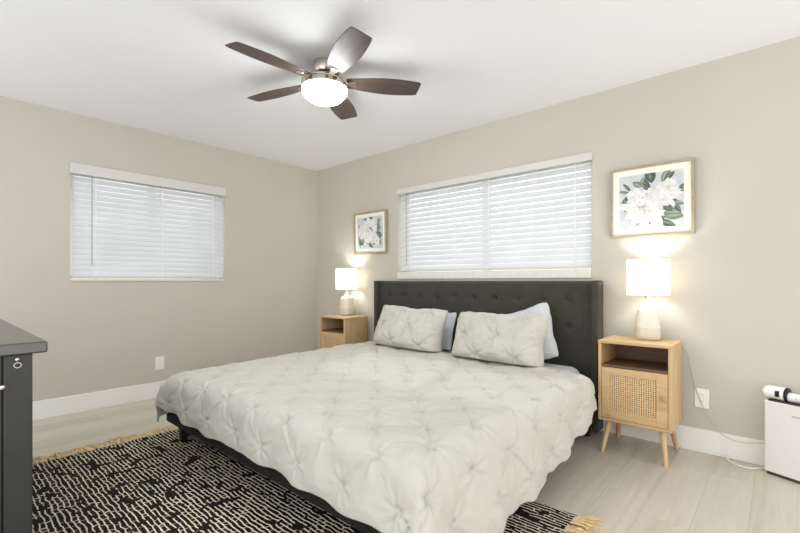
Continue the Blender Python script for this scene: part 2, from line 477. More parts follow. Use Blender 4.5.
# ------------------------------------------------------------------ rug
def make_rug():
    x0, x1, y0, y1 = 1.05, 3.615, -3.0, -1.285
    root = empty('area_rug', ((x0 + x1) / 2, (y0 + y1) / 2, 0))
    tag(root, 'black and tan woven jute rug with fringed ends under the foot of the bed', 'rug')
    w, d = x1 - x0, y1 - y0
    nx, ny = 180, 120
    P = np.zeros((nx, ny, 3))
    for i in range(nx):
        for j in range(ny):
            a = i / (nx - 1) - .5; b = j / (ny - 1) - .5
            x = a * w; y = b * d
            x += .008 * noise.noise((3, y * 5, 1)) * abs(2 * a) ** 3
            y += .006 * noise.noise((x * 5, 7, 2)) * abs(2 * b) ** 3
            z = .009 + .0015 * noise.noise((x * 14, y * 14, 0))
            P[i, j] = (x, y, z)
    vs, fs = grid_mesh(P)
    m = MB(); m.add(vs, fs)
    # rim down to the floor
    ring = [i * ny for i in range(nx)] + [(nx - 1) * ny + j for j in range(1, ny)] + [i * ny + ny - 1 for i in range(nx - 2, -1, -1)] + [j for j in range(ny - 2, 0, -1)]
    base = len(m.v)
    for r in ring: x, y, z = m.v[r]; m.v.append((x, y, .0008))
    k = len(ring)
    for q in range(k):
        m.f.append((ring[q], ring[(q + 1) % k], base + (q + 1) % k, base + q)); m.mi.append(0)
    m.f.append(tuple(base + q for q in range(k))); m.mi.append(0)
    m.build('rug_body', 'rug', root)
    rnd = random.Random(4)
    for sx, big in ((-1, .95), (1, 1.0)):
        fr = MB()
        yy = -d / 2 + .01
        while yy < d / 2 - .005:
            L = rnd.uniform(.06, .14) * big
            aim = rnd.gauss(0, .45); lift = rnd.random()
            for q in range(5):
                o = yy + rnd.uniform(-.010, .010); sp = aim + rnd.gauss(0, .28)
                ex = L * rnd.uniform(.75, 1.05)
                p = [(sx * (w / 2 - .012), o, .0075), (sx * (w / 2 + .018), o + .01 * sp, .011 + .006 * lift)]
                hgt = .014 + .03 * lift * rnd.random()
                for s in (.4, .7, 1):
                    p.append((sx * (w / 2 + .018 + ex * s * math.cos(sp * .6)), o + ex * s * math.sin(sp * .8) + .006 * rnd.gauss(0, 1), max(.004, hgt * (1.15 - s))))
                fr.tube(p, [.004, .0035, .003, .0026, .0018], 5)
            yy += rnd.uniform(.022, .034)
        tag(fr.build('fringe', 'jute', root), 'loose tan jute fringe along one end', kind='stuff')
    return root
make_rug()

# ------------------------------------------------------------------ bed
BX0, BX1 = 1.15, 3.35
def make_bed():
    cx = (BX0 + BX1) / 2
    root = empty('bed', (cx, -1.1, 0)); ox, oy = cx, -1.1
    tag(root, 'king bed with charcoal upholstered wing headboard and dark low frame', 'bed')
    L = lambda x, y, z: (x - ox, y - oy, z)
    # headboard panel with dimples
    x0, x1, zt, zb = BX0 + .04, BX1 - .04, 1.075, .12
    btn = [(1.32 + .2007 * k, z) for z in (.93, .74) for k in range(10)]
    nx, nz = 240, 110
    front = np.zeros((nx, nz, 3))
    for i in range(nx):
        for j in range(nz):
            x = x0 + (x1 - x0) * i / (nx - 1); z = zb + (zt - zb) * j / (nz - 1)
            e = min((z - zb), (zt - z), .03) / .03
            y = -.075 - .020 * (1 - (1 - e) ** 2) ** .5
            for bx, bz in btn:
                dx, dz = abs(x - bx), abs(z - bz)
                if dx < .11 and dz < .1:
                    r = math.hypot(dx, dz)
                    y += .022 * math.exp(-(r / .024) ** 2)
                    y += .004 * math.exp(-(dz / .008) ** 2) * math.exp(-(dx / .06) ** 2)
            front[i, j] = L(x, y, z)
    vs, fs = grid_mesh(front)
    m = MB(); m.add(vs, fs)
    back = front.copy(); back[:, :, 1] = -.02 - oy
    b0 = len(m.v); vs, fs = grid_mesh(back); m.add(vs, fs)
    ring = [i * nz for i in range(nx)] + [(nx - 1) * nz + j for j in range(1, nz)] + [i * nz + nz - 1 for i in range(nx - 2, -1, -1)] + [j for j in range(nz - 2, 0, -1)]
    k = len(ring)
    for q in range(k): a, b = ring[q], ring[(q + 1) % k]; m.f.append((a, b, b + b0, a + b0)); m.mi.append(0)
    hb = m.build('headboard', 'charcoal', root)
    for bx, bz in btn:
        MB().lathe([(.0, -.002), (.007, -.001), (.0095, .002), (.008, .005), (.003, .0065), (0, .0068)], 14, cap=False).build('button', 'charcoal', hb, loc=L(bx, -.0745, bz), rot=(R(90), 0, 0))
    for xa, xb in ((BX0, BX0 + .045), (BX1 - .045, BX1)):
        MB().box(L(xa, -.155, .02), L(xb, -.018, 1.078)).build('headboard_wing', 'charcoal', root, bevel=.012, seg=3)
    # rails
    fx0, fx1, fy1, z0, z1 = 1.19, 3.345, -2.165, .125, .275
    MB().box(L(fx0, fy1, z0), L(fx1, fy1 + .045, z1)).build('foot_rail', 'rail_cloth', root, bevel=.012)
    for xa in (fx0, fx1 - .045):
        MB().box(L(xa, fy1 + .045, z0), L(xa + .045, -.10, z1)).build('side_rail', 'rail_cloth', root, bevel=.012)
    MB().box(L(fx0 + .045, fy1 + .045, .225), L(fx1 - .045, -.10, .252)).build('slat_base', 'black_wood', root)
    for lx, ly, g, s in ((1.325, -2.105, .0105, .026), (fx1 - .14, -2.105, .0105, .026), (3.318, -1.135, .0002, .026), (1.235, -1.135, .0002, .026), (1.25, -.19, .0002, .026), (3.29, -.19, .0002, .026)):
        q = MB()
        t = s * .72
        vs = [L(lx + a * t, ly + b * t, g) for a, b in ((-1, -1), (1, -1), (1, 1), (-1, 1))] + [L(lx + a * s, ly + b * s, z0 + .002) for a, b in ((-1, -1), (1, -1), (1, 1), (-1, 1))]
        q.add(vs, [(3, 2, 1, 0), (4, 5, 6, 7), (0, 1, 5, 4), (1, 2, 6, 5), (2, 3, 7, 6), (3, 0, 4, 7)])
        q.build('leg', 'black_wood', root, bevel=.004)
    return root
make_bed()

MX0, MX1, MY0, MY1, MZ0, MZ1 = 1.315, 3.245, -2.115, -.108, .253, .462
def rounded_slab(x0, x1, y0, y1, z0, z1, r, n=8):
    m = MB(); prof = []
    def ring(ins, z):
        rr = .09
        pts = []
        for cx, cy, a0 in ((x1 - rr, y1 - rr, 0), (x0 + rr, y1 - rr, 90), (x0 + rr, y0 + rr, 180), (x1 - rr, y0 + rr, 270)):
            for k in range(7):
                a = R(a0 + 15 * k); q = rr - ins
                pts.append((cx + q * math.cos(a), cy + q * math.sin(a), z))
        return pts
    rings = [ring(r * (1 - math.sin(t)), z0 + r * (1 - math.cos(t))) for t in [math.pi / 2 * k / n for k in range(n + 1)]]
    rings += [ring(r * (1 - math.cos(t)), z1 - r * (1 - math.sin(t))) for t in [math.pi / 2 * k / n for k in range(n + 1)]]
    c = len(rings[0]); vs = [p for rg in rings for p in rg]; fs = []
    for i in range(len(rings) - 1):
        for k in range(c): fs.append((i * c + k, i * c + (k + 1) % c, (i + 1) * c + (k + 1) % c, (i + 1) * c + k))
    fs.append(tuple(range(c - 1, -1, -1))); fs.append(tuple(range((len(rings) - 1) * c, len(rings) * c)))
    return m.add(vs, fs)
mo = ((MX0 + MX1) / 2, (MY0 + MY1) / 2)
tag(rounded_slab(MX0 - mo[0], MX1 - mo[0], MY0 - mo[1], MY1 - mo[1], 0, MZ1 - MZ0, .068).build('mattress', 'grey_cotton', loc=(mo[0], mo[1], MZ0)),
    'mattress under a pale grey fitted sheet, showing at the right of the pillows', 'mattress')

# pin-tucked duvet
def pintuck(a, b, sp, phase, amp):
    """height of the puffed diamond pattern at flat cloth coordinates a, b (metres); pinches at the lattice points"""
    p = ((a - phase[0]) + (b - phase[1])) / sp; q = ((a - phase[0]) - (b - phase[1])) / sp
    sp_, sq_ = np.abs(np.sin(math.pi * p / 1)), np.abs(np.sin(math.pi * q / 1))
    puff = amp * (sp_ * sq_ + .0004) ** .3
    # nearest pinch
    ip, iq = np.round(p), np.round(q)
    da = ((p - ip) + (q - iq)) / 2 * sp; db = ((p - ip) - (q - iq)) / 2 * sp
    r = np.hypot(da, db); th = np.arctan2(db, da)
    h = np.sin(ip * 12.9898 + iq * 78.233) * 43758.5453; h = h - np.floor(h)
    ray = np.cos(8 * th + h * 2.0) * .6 + np.cos(5 * th + h * 6.283) * .4
    puff = puff + amp * .8 * np.sign(ray) * np.abs(ray) ** .8 * np.exp(-r / .05) * (1 - np.exp(-(r / .014) ** 2)) - amp * 1.0 * np.exp(-(r / .016) ** 2)
    # fine fold running from pinch to pinch
    for t, ot, k in ((p, q, 3.7), (q, p, 9.1)):
        d = (t - np.round(t)) * sp / 1.4142
        g = np.sin(np.round(t) * 5.13 + np.floor(ot) * 2.71 + k); d = d + .006 * g
        puff = puff + amp * (.30 + .25 * g) * np.exp(-(d / .007) ** 2)
    return puff

def fbm(P, s, seed, octs=3):
    out = np.zeros(P.shape[:2])
    for i in range(P.shape[0]):
        for j in range(P.shape[1]):
            x, y = P[i, j]
            v = 0; am = 1; f = s
            for o in range(octs):
                v += am * noise.noise((x * f, y * f, seed + o * 7.3)); am *= .5; f *= 2
            out[i, j] = v
    return out

def normals(P):
    du = np.gradient(P, axis=0); dv = np.gradient(P, axis=1)
    n = np.cross(du, dv); n /= np.linalg.norm(n, axis=2, keepdims=True) + 1e-12
    return n

def make_duvet():
    n, m = 380, 330
    zt = MZ1 + .016
    U, V = np.meshgrid(np.linspace(0, 1, n), np.linspace(0, 1, m), indexing='ij')
    ex0, ex1, ey = 1.268, 3.425, -2.195                   # edges the cloth folds over
    head_l, head_r = -.30, -.52
    over_l, over_f = .24, .215
    # flat cloth coordinates
    yh = head_l + (head_r - head_l) * U
    B = (yh - (ey - over_f)) * V                                    # distance from head edge
    Yf = yh - B
    s = np.clip((-.35 - Yf) / 1.9, 0, 1)
    over_r = .10 + .19 * np.clip(s * 2.4, 0, 1) ** .8 + .10 * s ** 3
    A = (ex0 - over_l) + (ex1 + over_r - ex0 + over_l) * U
    seed = 3.1
    wob = fbm(np.stack([A * 0 + A, Yf], -1), 2.2, seed, 2)
    # scalloped hems
    Yf = Yf - .007 * np.sin(A * 2 * math.pi / .28 + 1.0) * V ** 12 - .018 * wob * V ** 8 + .05 * np.clip((2.2 - A) / 1.0, 0, 1) * V ** 8
    A2 = A + (.007 * np.sin(Yf * 2 * math.pi / .14) + .02 * wob) * np.clip((U - .8) / .2, 0, 1) ** 2
    r = .085
    def fold(d):
        """d = distance past the edge -> outward, drop"""
        d = np.maximum(d, -r * .9) + r * .9                         # start bending a little before the edge
        ang = np.clip(d / (r * 1.5), 0, 1) * (math.pi / 2 * .90)
        R_ = r * 1.5 / (math.pi / 2 * .90)
        out = R_ * np.sin(ang); drop = R_ * (1 - np.cos(ang))
        rest = np.maximum(d - r * 1.5, 0)
        return out + rest * math.cos(math.pi / 2 * .90) - r * .9, drop + rest * math.sin(math.pi / 2 * .90)
    oxr, dxr = fold(A2 - ex1); oxl, dxl = fold(ex0 - A2); oy, dy = fold(ey - Yf)
    X = np.where(A2 > ex1 - r * .9, ex1 + oxr, np.where(A2 < ex0 + r * .9, ex0 - oxl, A2))
    Y = np.where(Yf < ey + r * .9, ey - oy, Yf)
    dx = dxr + dxl
    D = (dx ** 2.4 + dy ** 2.4 + 1e-12) ** (1 / 2.4)
    Z = zt - D - .032 * s ** 1.5 * np.clip((2.3 - A2) / 1.1, 0, 1) ** 1.5
    # hanging cloth swings out in soft folds
    hang = np.clip(D / .25, 0, 1)
    X = X + np.where(A2 > ex1, 1, 0) * .014 * hang * np.sin(Yf * 17 + 1.3)
    Y = Y - np.where(Yf < ey, 1, 0) * .010 * hang * (1 + np.sin(A * 16))
    # left foot corner gathers into a flap
    P = np.stack([X, Y, Z], -1)
    N = normals(P); N *= np.where(N[..., 2:3].mean() < 0, -1, 1)
    if N[n // 2, m // 3, 2] < 0: N = -N
    phase = (1.824, -2.19)
    tuck = pintuck(A, Yf, .28, phase, .016)
    wr = fbm(np.stack([A, Yf], -1), 9, 9.0, 3) * .006 + wob * .010
    edge = np.clip(np.minimum(np.minimum(U, 1 - U), np.minimum(V, 1 - V)) / .02, 0, 1)
    P = P + N * ((tuck * (.35 + .65 * edge)) + wr + .004)[..., None]
    P[..., 2] = np.maximum(P[..., 2], .03)
    o = (2.25, -1.3, MZ1)
    vs, fs = grid_mesh(P - np.array(o))
    ob = MB().add(vs, fs).build('duvet', 'ivory', loc=o)
    ob.data.set_sharp_from_angle(angle=R(180))
    so = ob.modifiers.new('thickness', 'SOLIDIFY'); so.thickness = .012; so.offset = -1
    tag(ob, 'ivory pin-tucked duvet spread over the bed and hanging past its foot', 'duvet')
    return ob
make_duvet()

def pillow(name, w, h, t, seed, tuck, mat, loc, rot, label, group, zmin=0):
    n, m = 90, 64
    u = np.linspace(-1, 1, n); v = np.linspace(-1, 1, m)
    u = np.sign(u) * (1 - (1 - np.abs(u)) ** 1.35); v = np.sign(v) * (1 - (1 - np.abs(v)) ** 1.35)
    U, V = np.meshgrid(u, v, indexing='ij')
    X = w / 2 * U * (1 - .05 * (1 - V ** 2) * np.abs(U)); Z = h / 2 * V * (1 - .08 * (1 - U ** 2) * np.abs(V))
    prof = ((1 - np.abs(U) ** 3.0) * (1 - np.abs(V) ** 2.6)) ** .5
    rc = 1 - .055 * (np.abs(U) * np.abs(V)) ** 6; X = X * rc; Z = Z * rc
    wr = fbm(np.stack([X, Z], -1), 7, seed, 3)
    edge = np.clip(np.minimum(1 - np.abs(U), 1 - np.abs(V)) / .25, 0, 1)
    # hem wrinkles: the outline itself is wavy
    X = X + .012 * wr * (np.abs(U) > .6); Z = Z + .012 * wr * (np.abs(V) > .6)
    sag = -.03 * (1 - V) * 0
    F = -t / 2 * prof * (1 - .35 * V) ; B = t / 2 * prof * .7 * (1 - .25 * V)
    add = wr * (.019 if tuck else .012) * edge
    if tuck: add = add + pintuck(X, Z, .30, (.07, .02), .026) * edge
    F = F - add; B = B + wr * .006 * edge
    front = np.stack([X, F, Z], -1); back = np.stack([X, B, Z], -1)
    vs, fs = grid_mesh(front)
    mb = MB(); mb.add(vs, fs)
    bid = {}
    for i in range(n):
        for j in range(m):
            if i in (0, n - 1) or j in (0, m - 1): bid[i, j] = i * m + j
            else: mb.v.append(tuple(back[i, j])); bid[i, j] = len(mb.v) - 1
    for i in range(n - 1):
        for j in range(m - 1): mb.f.append((bid[i, j], bid[i, j + 1], bid[i + 1, j + 1], bid[i + 1, j])[::-1]); mb.mi.append(0)
    from mathutils import Euler
    rm = Euler(rot).to_matrix()
    for q, p in enumerate(mb.v):
        p = rm @ Vector(p); lim = zmin - loc[2]                     # soft underside settles on what carries it
        if p.z < lim + .02: p.z = lim + .02 * math.exp((p.z - lim - .02) / .06)
        mb.v[q] = tuple(p)
    o = mb.build(name, mat, loc=loc); o.data.set_sharp_from_angle(angle=R(180))
    return tag(o, label, 'pillow', group)
GP = 'pillows against the headboard'
pillow('pillow', .76, .42, .25, 1.0, True, 'ivory', (1.865, -.420, .648), (R(-17), R(2), R(0)), 'ivory pin-tucked pillow on the left half of the bed', GP, .492)
pillow('pillow', .76, .42, .27, 5.0, True, 'ivory', (2.735, -.440, .640), (R(-16), R(-1), R(-2)), 'ivory pin-tucked pillow on the right half of the bed', GP, .492)
pillow('pillow', .70, .36, .12, 8.0, False, 'grey_cotton', (1.83, -.190, .630), (R(-12), R(1), R(0)), 'pale grey pillow, almost hidden behind the left ivory pillow', GP, .464)
pillow('pillow', .60, .43, .14, 11.0, False, 'grey_cotton', (2.785, -.215, .645), (R(-12), R(-17), R(0)), 'pale grey pillow with a raised corner behind the right ivory pillow', GP, .464)

# ------------------------------------------------------------------ nightstands
def make_nightstand():
    W, D, Z0, Z1 = .40, .32, .197, .700
    root = empty('nightstand', (0, 0, 0))
    t = .018; x0, x1, y0, y1 = -W / 2, W / 2, -D / 2, D / 2
    c = MB()
    MB().box((x0 - .003, y0 - .004, Z1 - t), (x1 + .003, y1, Z1)).build('top_panel', 'oak_x', root, bevel=.004)
    for xa in (x0, x1 - t): MB().box((xa, y0, Z0), (xa + t, y1, Z1 - t)).build('side_panel', 'oak_z', root, bevel=.002)
    MB().box((x0 + t, y0, Z0), (x1 - t, y1, Z0 + t)).build('bottom_panel', 'oak_x', root, bevel=.002)
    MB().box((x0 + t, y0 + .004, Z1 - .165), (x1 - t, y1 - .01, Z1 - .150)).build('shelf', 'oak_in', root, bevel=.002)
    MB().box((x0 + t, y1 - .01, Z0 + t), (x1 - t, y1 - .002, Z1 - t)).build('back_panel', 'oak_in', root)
    dz0, dz1, dx0, dx1 = Z0 + t + .002, Z1 - .167, x0 + t + .002, x1 - t - .002
    fl, fr, ft, fb = .042, .058, .042, .05
    door = MB()
    door.box((dx0, y0 + .001, dz0), (dx0 + fl, y0 + .019, dz1)).box((dx1 - fr, y0 + .001, dz0), (dx1, y0 + .019, dz1))
    door.box((dx0 + fl, y0 + .001, dz1 - ft), (dx1 - fr, y0 + .019, dz1)).box((dx0 + fl, y0 + .001, dz0), (dx1 - fr, y0 + .019, dz0 + fb))
    d = door.build('door', 'oak_x', root, bevel=.0015)
    MB().box((dx0 + fl, y0 + .006, dz0 + fb), (dx1 - fr, y0 + .012, dz1 - ft)).build('rattan_panel', 'rattan', d)
    MB().lathe([(.0, 0), (.006, 0), (.006, .010), (.012, .014), (.013, .022), (.009, .028), (0, .029)], 18, cap=False).build('knob', 'oak_knob', d, loc=(dx1 - .024, y0 + .001, (dz0 + dz1) / 2 + .02), rot=(R(90), 0, 0))
    for sx in (-1, 1):
        for sy in (-1, 1):
            top = Vector((sx * (W / 2 - .055), sy * (D / 2 - .05), Z0 + .001)); bot = Vector((sx * (W / 2 - .026), sy * (D / 2 + .010), .0))
            dirn = (bot - top)
            mb = MB(); n = 18; vs = []
            for z, r in ((0, .0115), (.004, .0125), (Z0, .0185)):
                p = bot + (top - bot) * (z / Z0)
                vs += [(p.x + r * math.cos(2 * math.pi * k / n), p.y + r * math.sin(2 * math.pi * k / n), p.z) for k in range(n)]
            fs = [tuple(range(n - 1, -1, -1)), tuple(range(2 * n, 3 * n))] + [(i * n + k, i * n + (k + 1) % n, (i + 1) * n + (k + 1) % n, (i + 1) * n + k) for i in range(2) for k in range(n)]
            mb.add(vs, fs).build('leg', 'oak_z', root)
    return root
GN = 'matching rattan nightstands either side of the bed'
ns = make_nightstand(); ns.location = (3.628, -.240, 0)
tag(ns, 'light oak nightstand with rattan door, right of the bed beside the wall outlet', 'nightstand', GN)
ns2 = copy_tree(ns); ns2.location = (.782, -.240, 0)
tag(ns2, 'light oak nightstand half hidden behind the bed, in the room corner', 'nightstand', GN)

# ------------------------------------------------------------------ table lamps
def make_lamp():
    root = empty('table_lamp', (0, 0, 0))
    base = MB()
    base.lathe([(.056, 0), (.066, .003), (.071, .012), (.073, .03), (.071, .078)], 56, sq=3.6, cap=True)
    low = base.build('lamp_base', 'ceramic_low', root)
    MB().lathe([(.071, .078), (.0675, .125), (.063, .172), (.059, .192), (.051, .202), (.034, .207), (.02, .209)], 56, sq=3.4, cap=True).build('upper_glaze', 'ceramic', low)
    MB().lathe([(.034, .208), (.033, .216), (.024, .226), (.015, .240), (.0125, .262)], 24).build('neck', 'ceramic', root)
    MB().lathe([(.014, .262), (.014, .30), (.011, .302)], 20).build('socket', 'nickel', root)
    MB().lathe([(.0, .302), (.012, .305), (.016, .318), (.029, .345), (.030, .36), (.022, .379), (0, .387)], 24, cap=False).build('bulb', 'bulb', root)
    z0, z1, r = .284, .510, .121
    sh = MB().lathe([(r, z0), (r, z1), (r - .0015, z1), (r - .0015, z0), (r, z0)], 64, cap=False)
    s = sh.build('lamp_shade', 'shade', root)
    for z in (z0, z1):
        MB().tube([(r * math.cos(2 * math.pi * k / 48), r * math.sin(2 * math.pi * k / 48), z) for k in range(49)], .0022, 6, cap=False).build('shade_rim', 'shade', s)
    rims = MB()
    for k in range(3):
        a = 2 * math.pi * k / 3
        rims.tube([(.012 * math.cos(a), .012 * math.sin(a), z0 + .0), (r * .99 * math.cos(a), r * .99 * math.sin(a), z0 + .002)], .0012, 6)
    rims.build('shade_spider', 'shade', s)
    li = bpy.data.lights.new('bulb_light', 'POINT'); li.energy = TABLE_LAMP_W; li.color = (1.0, .98, .93); li.shadow_soft_size = .03
    lo = bpy.data.objects.new('bulb_light', li); COL.objects.link(lo); lo.parent = root; lo.location = (0, 0, .405)
    return root
GL = 'matching bedside lamps'
la = make_lamp(); la.location = (3.655, -.150, .7002); la.rotation_euler = (0, 0, R(12))
tag(la, 'lit cream ceramic lamp with white drum shade right of the dark headboard', 'lamp', GL)
lb = copy_tree(la); lb.location = (.728, -.150, .7002)
tag(lb, 'lit ceramic lamp with white drum shade on the nightstand in the room corner', 'lamp', GL)

# ------------------------------------------------------------------ framed peony prints
def petal(cx, cy, ang, L, W, n=14, wob=0, seed=0):
    out = []
    for k in range(n):
        t = 2 * math.pi * k / n
        x = L / 2 * (1 - math.cos(t)); y = W / 2 * math.sin(t) * (.55 + .6 * x / L)
        q = 1 + wob * noise.noise((seed + math.cos(t) * 1.7, math.sin(t) * 1.7, seed * .7))
        x *= q; y *= q
        out.append((cx + x * math.cos(ang) - y * math.sin(ang), cy + x * math.sin(ang) + y * math.cos(ang)))
    return out
def leaf(cx, cy, ang, L, W):
    out = []
    for k in range(9):
        s = k / 8; out.append((s * L, W / 2 * math.sin(math.pi * s) ** .8 * (1 - .25 * s)))
    for k in range(7, 0, -1):
        s = k / 8; out.append((s * L, -W / 2 * math.sin(math.pi * s) ** .8 * (1 - .25 * s)))
    c, sn = math.cos(ang), math.sin(ang)
    return [(cx + x * c - y * sn, cy + x * sn + y * c) for x, y in out]
ART = ['art_ground', 'art_white', 'art_cream', 'art_grey', 'art_shadow', 'art_leaf', 'art_leaf_dark', 'art_gold', 'art_leaf_pale']
for nme, c in zip(ART, [(198, 203, 207), (226, 225, 222), (216, 214, 210), (190, 190, 191), (166, 168, 169), (116, 128, 114), (78, 92, 81), (168, 154, 116), (150, 162, 148)]):
    M[nme] = paint(nme, c, .55, .05, 30, .02)

def make_picture(w, h, fw, mw, art, label, group):
    """local: x along the wall, y towards the room is negative, z up, origin centre of the back"""
    root = empty('framed_picture', (0, 0, 0)); tag(root, label, 'picture', group)
    d = .032
    fr = MB()
    fr.box((-w / 2, -d, -h / 2), (w / 2, 0, -h / 2 + fw)).box((-w / 2, -d, h / 2 - fw), (w / 2, 0, h / 2))
    fr.box((-w / 2, -d, -h / 2 + fw), (-w / 2 + fw, 0, h / 2 - fw)).box((w / 2 - fw, -d, -h / 2 + fw), (w / 2, 0, h / 2 - fw))
    fr.build('frame', 'frame_wood', root, bevel=.0025)
    iw, ih = w / 2 - fw, h / 2 - fw
    MB().box((-iw, -.020, -ih), (iw, -.006, ih)).build('mat_board', 'mat_board', root)
    pw, ph = iw - mw, ih - mw
    m = MB(); m.box((-pw, -.0208, -ph), (pw, -.0198, ph))
    lay = [0]
    def poly(pts, mi):
        # clip to the print
        def clip(ps, f, g):
            o = []
            for a, b in zip(ps, ps[1:] + ps[:1]):
                fa, fb = f(a), f(b)
                if fa >= 0: o.append(a)
                if (fa >= 0) != (fb >= 0):
                    t = fa / (fa - fb); o.append((a[0] + (b[0] - a[0]) * t, a[1] + (b[1] - a[1]) * t))
            return o
        for f in (lambda p: p[0] + pw, lambda p: pw - p[0], lambda p: p[1] + ph, lambda p: ph - p[1]):
            pts = clip(pts, f, None)
            if len(pts) < 3: return
        lay[0] += 1
        y = -.0209 - lay[0] * .000012
        m.add([(x, y, z) for x, z in pts], [tuple(range(len(pts)))], mi)
    art(poly, pw, ph)
    m.build('print', ART, root, smooth=False)
    return root

def flower(poly, cx, cy, rad, seed, gold=True):
    rnd = random.Random(seed)
    for ringr, np_, ln, wd in ((.42, 11, .62, .52), (.30, 10, .52, .46), (.18, 8, .42, .38), (.06, 6, .30, .30)):
        for k in range(np_):
            a = 2 * math.pi * (k + rnd.random() * .6) / np_
            L = rad * ln * rnd.uniform(.85, 1.15); W = rad * wd * rnd.uniform(.85, 1.15)
            px, py = cx + rad * ringr * math.cos(a), cy + rad * ringr * math.sin(a)
            sd = rnd.random() * 50
            poly(petal(px - .004 * math.cos(a), py - .004 * math.sin(a), a, L * 1.05, W * 1.06, 16, .5, sd), rnd.choice((3, 3, 4)))
            poly(petal(px, py, a, L, W, 16, .5, sd), rnd.choice((1, 1, 2)))
            if rnd.random() < .5:
                poly(petal(px, py, a + .1, L * .55, W * .28, 10, .4, sd + 3), rnd.choice((3, 2)))
    if gold:
        for k in range(16):
            a = rnd.uniform(0, 6.28); r = rad * .2 * rnd.random()
            poly(petal(cx - .3 * rad * .4 + r * math.cos(a), cy + r * math.sin(a), a, rad * .09, rad * .04, 8), 7)

def leafy(poly, x, y, a, L, W, dark):
    poly(leaf(x, y, a, L, W), 6 if dark else 5)
    poly(leaf(x + .1 * L * math.cos(a), y + .1 * L * math.sin(a), a + .12, L * .8, W * .35), 5 if dark else 8)
    poly(leaf(x, y, a, L, .0010), 8)

def art_big(poly, pw, ph):
    # leaves and stems first; coordinates in print halves
    for x, y, a, L, W, dk in ((.05, .62, 100, .12, .075, 1), (.35, .62, 62, .10, .05, 0), (.42, .70, 35, .075, .04, 1), (-.25, .55, 150, .07, .045, 0), (-.30, .62, 60, .06, .035, 0),
                              (-.45, .25, 160, .12, .03, 0), (-.62, .42, 130, .075, .025, 1), (-.5, .15, 205, .08, .016, 1), (-.78, -.15, 100, .06, .05, 0), (-.82, -.35, 85, .11, .055, 1), (-.95, -.2, 40, .08, .05, 0),
                              (.32, -.38, -20, .13, .075, 0), (.38, -.35, 35, .10, .05, 1), (.42, -.62, -5, .11, .05, 0), (.25, -.72, -30, .12, .05, 1), (-.1, -.85, 20, .12, .035, 1), (-.55, -.88, 40, .07, .03, 1),
                              (.72, -.18, -60, .075, .03, 1), (.68, -.12, -20, .07, .03, 0), (.85, .35, 10, .07, .04, 1), (.8, .2, 20, .06, .03, 0), (.0, .3, 110, .10, .035, 1)):
        leafy(poly, x * pw, y * ph, R(a), L, W, dk)
    flower(poly, .45 * pw, .15 * ph, .082, 8, False)
    flower(poly, .55 * pw, .42 * ph, .052, 5, False)
    flower(poly, -.22 * pw, -.22 * ph, .128, 3)
    for x, y, a, L, W, dk in ((.02, .72, 95, .055, .05, 1), (-.08, .38, 120, .06, .03, 1), (.38, -.25, -35, .07, .03, 1)):
        leafy(poly, x * pw, y * ph, R(a), L, W, dk)
def art_small(poly, pw, ph):
    for x, y, a, L, W, dk in ((-.5, .85, 5, .15, .04, 1), (-.1, .8, -20, .12, .04, 1), (.2, .7, -40, .10, .03, 0), (.75, .5, -110, .12, .03, 0), (.6, .1, 80, .14, .035, 1), (.55, -.2, 60, .12, .03, 0), (.6, -.3, 20, .07, .06, 1),
                              (-.9, -.1, -80, .14, .035, 0), (-.8, -.5, 10, .09, .09, 0), (-.85, -.45, -40, .08, .05, 1), (-.4, -.55, -10, .10, .035, 1), (-.1, -.7, -30, .08, .04, 1), (.2, -.75, 20, .09, .03, 0), (.5, -.8, 60, .09, .03, 0),
                              (.85, -.85, 100, .08, .03, 0), (-.9, .6, -70, .10, .03, 0), (.85, .85, -120, .09, .025, 0), (.9, -.1, 170, .08, .03, 1)):
        leafy(poly, x * pw, y * ph, R(a), L, W, dk)
    flower(poly, -.15 * pw, .12 * ph, .135, 12, False)
    flower(poly, .55 * pw, -.55 * ph, .045, 15, False)
    for x, y, a, L, W, dk in ((-.05, .35, -30, .05, .02, 1), (.1, .3, -60, .05, .02, 0), (-.75, -.45, -15, .07, .05, 0)):
        leafy(poly, x * pw, y * ph, R(a), L, W, dk)
GF = 'framed peony prints'
p1 = make_picture(.492, .478, .017, .040, art_big, 'framed white peony print on pale blue, above the lamp right of the wide blind', GF)
p1.location = (3.644, -.0015, 1.612); p1.rotation_euler = (R(1.0), 0, 0); p1.location.y = -.006
p2 = make_picture(.500, .458, .020, .036, art_small, 'framed grey and white floral print above the lamp in the room corner', GF)
p2.location = (.965, -.006, 1.598); p2.rotation_euler = (R(1.0), 0, 0)

